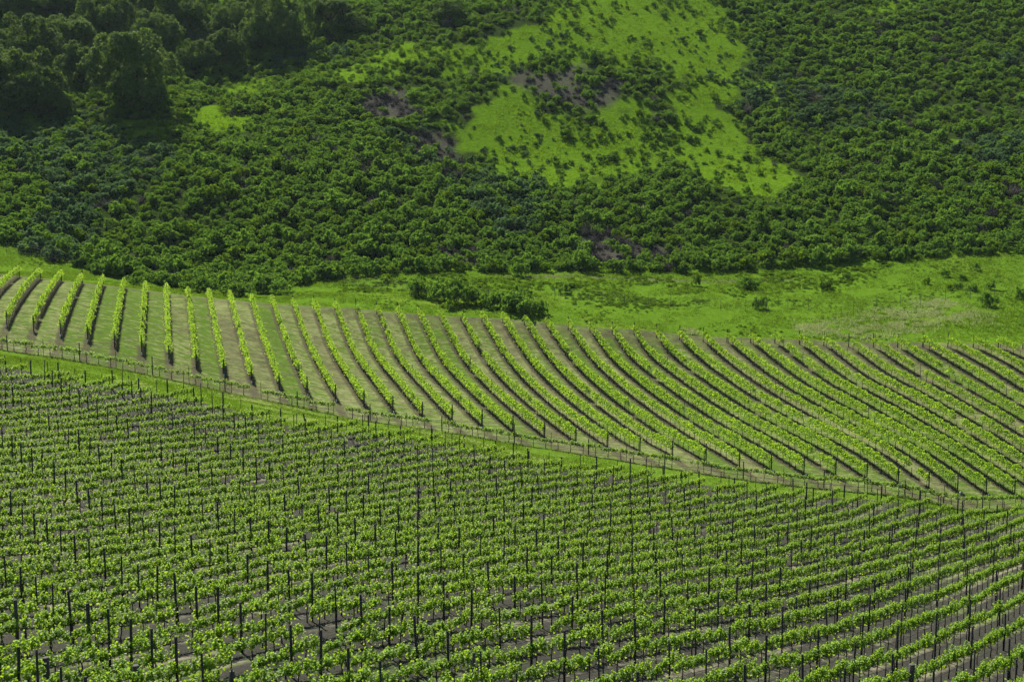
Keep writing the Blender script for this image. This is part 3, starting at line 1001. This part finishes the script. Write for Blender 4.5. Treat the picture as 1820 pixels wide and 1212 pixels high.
# bushes and shrubs standing in the meadow
bank_src = []
BIG = [bush_mesh(60 + i, M_BUSH, 14, 1.05, .95, 15, (.07, .12), 24, (.11, .19)) for i in range(3)]
for (u_, v_, w_, h_, lb) in (
    (920, 556, 40, 40, 'large round dark bush standing right above the vineyard edge'),
    (880, 548, 24, 30, 'dark bush touching the left side of the large round bush above vineyard'),
    (958, 557, 22, 26, 'bush touching the right side of the large round bush above vineyard'),
    (815, 540, 30, 42, 'tall grey green bush left of the large round bush'),
    (780, 535, 26, 34, 'loose grey green bush in the middle of the meadow thicket'),
    (745, 528, 26, 34, 'olive bush at the left side of the meadow thicket'),
    (845, 540, 22, 28, 'low dark bush at the right side of the meadow thicket'),
    (800, 550, 24, 20, 'low bush in front of the meadow thicket, above the vineyard edge'),
    (420, 526, 34, 30, 'broad dark bush overhanging the vineyard top edge at left'),
    (480, 520, 36, 30, 'broad green bush at the scrub corner above the vineyard'),
    (350, 520, 30, 30, 'dark bush low on the scrub edge above the straight uphill row'),
    (245, 508, 22, 24, 'rounded dark bush alone by the vineyard top edge at left'),
    (300, 508, 26, 26, 'green bush between two dark ones on the left scrub edge'),
    (1352, 550, 14, 26, 'small upright dark bush beside the wire fence'),
    (1330, 513, 18, 20, 'dark bush on the sunny bank above the fence'),
    (1238, 508, 10, 24, 'slim dark bush on the bank above the fence'),
    (1460, 515, 9, 16, 'little upright bush near the fence, left of a pair'),
    (1471, 514, 10, 18, 'little dark bush near the fence, right of a pair'),
    (1504, 497, 9, 14, 'small bush below the scrub edge on right bank'),
    (1680, 492, 8, 14, 'small round bush high on the right hand grass bank'),
    (1734, 480, 9, 14, 'small bush on the upper right grass bank'),
    (1712, 498, 9, 12, 'tiny bush below the others on the right grass bank'),
    (1647, 505, 9, 13, 'small bush left of the tiny pair on right grass bank'),
    (1690, 516, 9, 12, 'left bush of a tiny pair on the right grass bank'),
    (1703, 514, 8, 12, 'right bush of a tiny pair on the right grass bank'),
    (1755, 545, 16, 24, 'dark spreading bush in the pale grass by the right edge'),
    (1818, 533, 14, 26, 'round dark bush cut off by the right edge'),
    (1762, 515, 11, 14, 'low dark bush beside a fence post at right'),
    (1730, 517, 12, 12, 'flat dark bush by the fence near the right edge'),
    (1010, 508, 26, 12, 'low spreading bush on the bank in the picture middle'),
    (1005, 523, 13, 18, 'small grey bush behind the fence in the picture middle'),
    (690, 500, 26, 18, 'low leafy bush below the scrub, left of the thicket'),
    (925, 490, 16, 24, 'rounded bush just below the scrub edge, above the large bush'),
    (45, 448, 16, 16, 'scraggly bush in the grass at the far left'),
    (80, 450, 18, 14, 'low bush beside a fence post at the far left')):
    x, y = ground_at(u_, v_)
    k = y / F / 1.0
    s_ = w_ * k / 1.0
    o = put_bush(x, y, hz(x, y), 0, rng.uniform(0, 6), s_, h_ * k / .85, lb, 'bushes standing in the meadow',
                 BANKM[len(bank_src) % 3] if 'low leafy' in lb or 'low spreading' in lb or lb.startswith('low bush') else (BIG[int(rng.integers(3))] if w_ > 15 else BM[int(rng.integers(NG))]))
    if o.data in BANKM: bank_src.append(o)
bank_poly = [ground_at(u_, v_) for u_, v_ in ((580, 505), (700, 492), (800, 490), (900, 496), (1130, 492), (1420, 480), (1600, 470), (1560, 500), (1430, 532), (1200, 545), (1050, 540), (900, 520), (720, 525), (600, 525))]
nn = 15000
t = rng.uniform(-.38, .38, nn); y = rng.uniform(196, 268, nn); x = t * y
q = vnoise(x, y, 6, 71) + .5 * vnoise(x, y, 2.5, 72)
on = plan_mask([bank_poly], x, y, 2.0)
k = (on & (q > -.35)) | (~on & (y > by('b3', t) + 2) & (y < by('b4', t) + 2) & (q > .25) & (rng.random(len(x)) < .8)); x, y, q, on = x[k], y[k], q[k], on[k]
sz = rng.uniform(.22, .62, len(x)) * (1 + .4 * q) * np.where(on, 1, .55)
o = scatter('bank_weeds', np.c_[x, y, height(x, y) - .03], np.c_[np.zeros(len(x)), np.zeros(len(x)), rng.uniform(0, 6.28, len(x))], np.c_[sz, sz, sz * .9],
            [(bank_src[:3], rng.integers(3, size=len(x)))])
tag(o, 'bright bumpy low weeds covering the bank between scrub and wire fence', 'weeds', kind='stuff')

# ------------------------------------------------------------------ trees in the gully
def crown_mesh(seed):
    r = np.random.default_rng(seed)
    lob = [(np.array([0, 0, .65]), .5)]
    for i in range(40):
        d = rdir(1, r)[0]
        rad = r.uniform(.55, .80)
        lob.append((np.array([d[0] * rad, d[1] * rad, max(.55 + d[2] * rad * .85, .18)]), r.uniform(.20, .36)))
    C, D, q = lobed(r, lob, 26, 62, (.085, .15))
    C[:, 2] = np.maximum(C[:, 2], .02)
    m = len(C)
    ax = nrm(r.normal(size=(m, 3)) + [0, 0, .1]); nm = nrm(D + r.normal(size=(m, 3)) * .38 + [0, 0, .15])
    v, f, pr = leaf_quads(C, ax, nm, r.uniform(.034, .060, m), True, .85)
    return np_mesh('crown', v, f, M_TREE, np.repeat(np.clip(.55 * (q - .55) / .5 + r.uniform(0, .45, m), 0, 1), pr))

def trunk_mesh(seed):
    r = np.random.default_rng(seed)
    ts = [tube([(0, 0, -.15), (.01, .01, .12), (.03, -.02, .32), (.0, .02, .6)], [.075, .058, .05, .03], 9)]
    for i in range(7):
        a = i * .9 + r.uniform(-.3, .3); z = r.uniform(.18, .4)
        p = np.array([.01, 0, z]); d = np.array([math.cos(a), math.sin(a), r.uniform(.5, 1.0)])
        ts.append(tube([p, p + d * .25, p + d * .5 + [0, 0, .05]], [.034, .022, .009], 6))
    v, f = join_tubes(ts)
    return np_mesh('trunk', v, f, M_TRUNK)
CM = [crown_mesh(70 + i) for i in range(4)]
TM = [trunk_mesh(80 + i) for i in range(2)]
for i, (u_, v_, w_, h_, lb) in enumerate((
    (235, 196, 84, 118, 'broad dark round oak standing alone at front of the gully woods'),
    (40, 205, 78, 112, 'big dark oak at the left edge, front of the gully woods'),
    (100, 212, 36, 52, 'small round tree between two big oaks in gully woods'),
    (150, 150, 44, 62, 'medium tree behind and between the two big front oaks'),
    (-40, 150, 60, 80, 'oak cut off by the left edge behind the front oak'),
    (52, 120, 60, 84, 'oak above the big left oak, lit on its crown'),
    (126, 104, 52, 74, 'oak in the third rank of the gully woods near left'),
    (190, 80, 50, 84, 'oak rising behind the broad front oak, lit top'),
    (280, 100, 44, 66, 'shaded oak up slope right of the broad front oak'),
    (350, 128, 36, 56, 'rounded bluish tree at the right foot of the gully woods'),
    (405, 120, 36, 68, 'tree leaning on the right border of the gully woods'),
    (322, 62, 50, 72, 'shaded oak in the middle of the gully woods'),
    (415, 74, 40, 58, 'shaded oak near the top edge in gully woods'),
    (490, 92, 58, 92, 'large oak with bright top at the right end of gully woods'),
    (588, 52, 42, 50, 'round oak at the top edge, farthest right of the woods'),
    (20, 40, 60, 60, 'oak in the top left corner of the picture'),
    (110, 30, 54, 60, 'oak at the top edge, second from the left corner'),
    (205, 18, 58, 66, 'oak at the top edge, third from the left corner'),
    (285, 34, 46, 60, 'oak at the top edge, fourth from the left corner'),
    (450, 22, 50, 60, 'oak at the top edge behind the bright topped oak'),
    (632, 62, 22, 40, 'small dark round tree on the slope right of the woods'),
    (800, 36, 26, 36, 'small dark tree at the top edge left of the grass spur'))):
    x, y = ground_at(u_, v_)
    k = y / F
    s_ = w_ * k
    tw, th = rng.uniform(.92, 1.12), rng.uniform(.88, 1.18)
    root = add('oak_tree', None, None, (x, y, hz(x, y)), rng.uniform(0, 6), (s_ * tw, s_ * (2.05 - tw), h_ * k / 1.34 * th))
    tag(root, lb, 'tree', 'trees in the gully woods')
    add('trunk', TM[i % 2], root); add('crown', CM[i % 4], root)

# ------------------------------------------------------------------ wire fence across the meadow
fence = add('wire_fence', None)
tag(fence, 'thin wire fence on slim metal posts crossing the meadow below the hill', 'fence')
fp = [(12, 452), (55, 456), (100, 464), (160, 486), (610, 510), (647, 514), (689, 517), (735, 522), (780, 527), (825, 531), (868, 536), (906, 540), (945, 538), (986, 534), (1029, 538), (1070, 540), (1110, 543), (1152, 546), (1192, 546), (1237, 550), (1281, 552), (1325, 554), (1362, 556), (1400, 555), (1437, 552), (1477, 552), (1517, 550), (1558, 546), (1600, 545), (1636, 544), (1680, 536), (1724, 533), (1767, 528), (1812, 524)]
FPM = post_mesh(2.1, .035, .03, 6, M_METAL, 1)
base = None
tops = []
for u_, v_ in fp:
    x, y = ground_at(u_, v_)
    z = hz(x, y)
    if base is None:
        base = (x, y, z); fence.location = base
    add('post', FPM, fence, (x - base[0], y - base[1], z - base[2]), 0, (1, 1, rng.uniform(.85, 1.1)))
    tops.append((x - base[0], y - base[1], z - base[2]))
for hh in (.5, 1.0, 1.5, 1.9):
    for seg in (tops[:4], tops[4:]):
        v, f, t = tube([(a, b, c + hh) for a, b, c in seg], [.006] * len(seg), 4)
        add('wire', np_mesh('wire', v, [f, t], M_METAL), fence)

# ------------------------------------------------------------------ grass and weeds
def blades(name, pts, hgt, mat, label, nb=5, spread=.18, lean=.5, wid=.05, tint=None):
    r = np.random.default_rng(len(pts))
    m = len(pts)
    P0 = np.repeat(pts, nb, 0); H = np.repeat(hgt, nb) * r.uniform(.6, 1.2, m * nb)
    a = r.uniform(0, 6.28, m * nb)
    b = P0 + np.c_[np.cos(a), np.sin(a), np.zeros(m * nb)] * (spread * r.random(m * nb))[:, None]
    b[:, 2] -= .03
    d = np.c_[np.cos(a) * lean * r.random(m * nb), np.sin(a) * lean * r.random(m * nb), np.ones(m * nb)]
    a2 = r.uniform(0, 6.28, m * nb)
    sd = np.c_[np.cos(a2), np.sin(a2), np.zeros(m * nb)] * (wid * r.uniform(.6, 1.4, m * nb))[:, None]
    v = np.stack([b - sd, b + sd, b + d * H[:, None]], 1).reshape(-1, 3)
    ti = np.repeat(np.clip(np.repeat(tint if tint is not None else r.random(m), nb) + r.normal(0, .2, m * nb), 0, 1), 3)
    o = add(name, np_mesh(name, v, np.arange(len(v)).reshape(-1, 3), mat, ti))
    return tag(o, label, 'weeds' if mat is M_WEED else 'grass', kind='stuff')

def fill(lo, hi, dens, trange=(-.40, .42), ymax=460):
    area = []
    nn = int(dens)
    t = rng.uniform(*trange, nn); f = rng.random(nn)
    l, h = lo(t), hi(t)
    y = l + (h - l) * f
    w = y * (h - l); k = rng.random(nn) < w / w.max()
    return t[k] * y[k], y[k]
x, y = fill(lambda t: by('b3', t) + 1.6, lambda t: by('b4', t) + 2, 75000)
q = vnoise(x, y, 6, 51) * .5 + vnoise(x, y, 2.2, 52) * .5
k = q > -.25; x, y, q = x[k], y[k], q[k]
blades('meadow_grass', np.c_[x, y, height(x, y)], .16 + .30 * np.clip(q + .3, 0, 1), M_GRASS, 'lush bright green grass of the meadow between vineyard and hill', 5, .25, .6, .05, np.clip(.4 + .5 * vnoise(x, y, 18, 53), 0, 1))
x, y = fill(lambda t: by('b1', t) - .5, lambda t: by('fr', t) - .2, 26000)
q = vnoise(x, y, 3, 54); k = q > -.35; x, y, q = x[k], y[k], q[k]
blades('track_grass', np.c_[x, y, height(x, y)], .10 + .16 * np.clip(q + .3, 0, 1), M_GRASS, 'short rough grass growing on the track between the two vineyards', 5, .2, .6, .035, np.clip(.5 + .6 * vnoise(x, y, 7, 55), 0, 1))
# grass on the open parts of the hill
nn = 90000
t = rng.uniform(-.40, .42, nn); y = rng.uniform(240, 440, nn); x = t * y
k = plan_mask(GRASS_PLAN, x, y) & (vnoise(x, y, 4, 56) > -.3); x, y = x[k], y[k]
blades('hill_grass', np.c_[x, y, height(x, y)], rng.uniform(.25, .6, len(x)), M_HILLG, 'sunlit yellow green grass on the open parts of the hillside', 5, .35, .7, .08, np.clip(.6 + .5 * vnoise(x, y, 12, 57), 0, 1))
# pale seeding grass at the right of the meadow
cl = [(1619, 577, 38), (1519, 595, 30), (1448, 583, 34), (1662, 540, 34), (1560, 580, 60), (1700, 560, 60), (1227, 592, 14), (1600, 560, 50)]
px, py, pt = [], [], []
for u_, v_, w_ in cl:
    x, y = ground_at(u_, v_)
    m = int(w_ * 16); rr_ = w_ / F * y
    px.append(x + rng.normal(0, rr_ * .6, m)); py.append(y + rng.normal(0, rr_ * .7, m))
px = np.concatenate(px); py = np.concatenate(py)
k = (vnoise(px, py, 1.6, 74) > -.2) & (py > by('b3', px / py) + 1.5)
px, py = px[k], py[k]
blades('seeding_grass', np.c_[px, py, height(px, py)], rng.uniform(.2, .5, len(px)), M_PALE, 'pale seeding grass in drifts at the right of the meadow', 5, .3, .8, .05)

# ------------------------------------------------------------------ the air
zlo, zhi = -60.0, 190.0
hb = NT('haze_air')
pv_ = hb.n('ShaderNodeVolumePrincipled')
pv_.inputs['Color'].default_value = (.70, .88, 1.0, 1); pv_.inputs['Density'].default_value = .000034; pv_.inputs['Anisotropy'].default_value = .2
hb.l(pv_.outputs[0], hb.out.inputs['Volume'])
x0, x1, y0, y1 = -720.0, 720.0, -40.0, 600.0
land = [v.co.z for o in COL.objects if o.get('kind') == 'structure' for v in o.data.vertices]
zlo, zhi = min(land) - 1.0, max(land) + 25.0
hv = np.array([(x, y, z) for z in (zlo, zhi) for x, y in ((x0, y0), (x1, y0), (x1, y1), (x0, y1))])
tag(add('haze', np_mesh('haze', hv, np.array([(3, 2, 1, 0), (4, 5, 6, 7), (0, 1, 5, 4), (1, 2, 6, 5), (2, 3, 7, 6), (3, 0, 4, 7)]), hb.m)),
    'thin blue summer haze over the vineyards and hill', 'haze', kind='stuff')
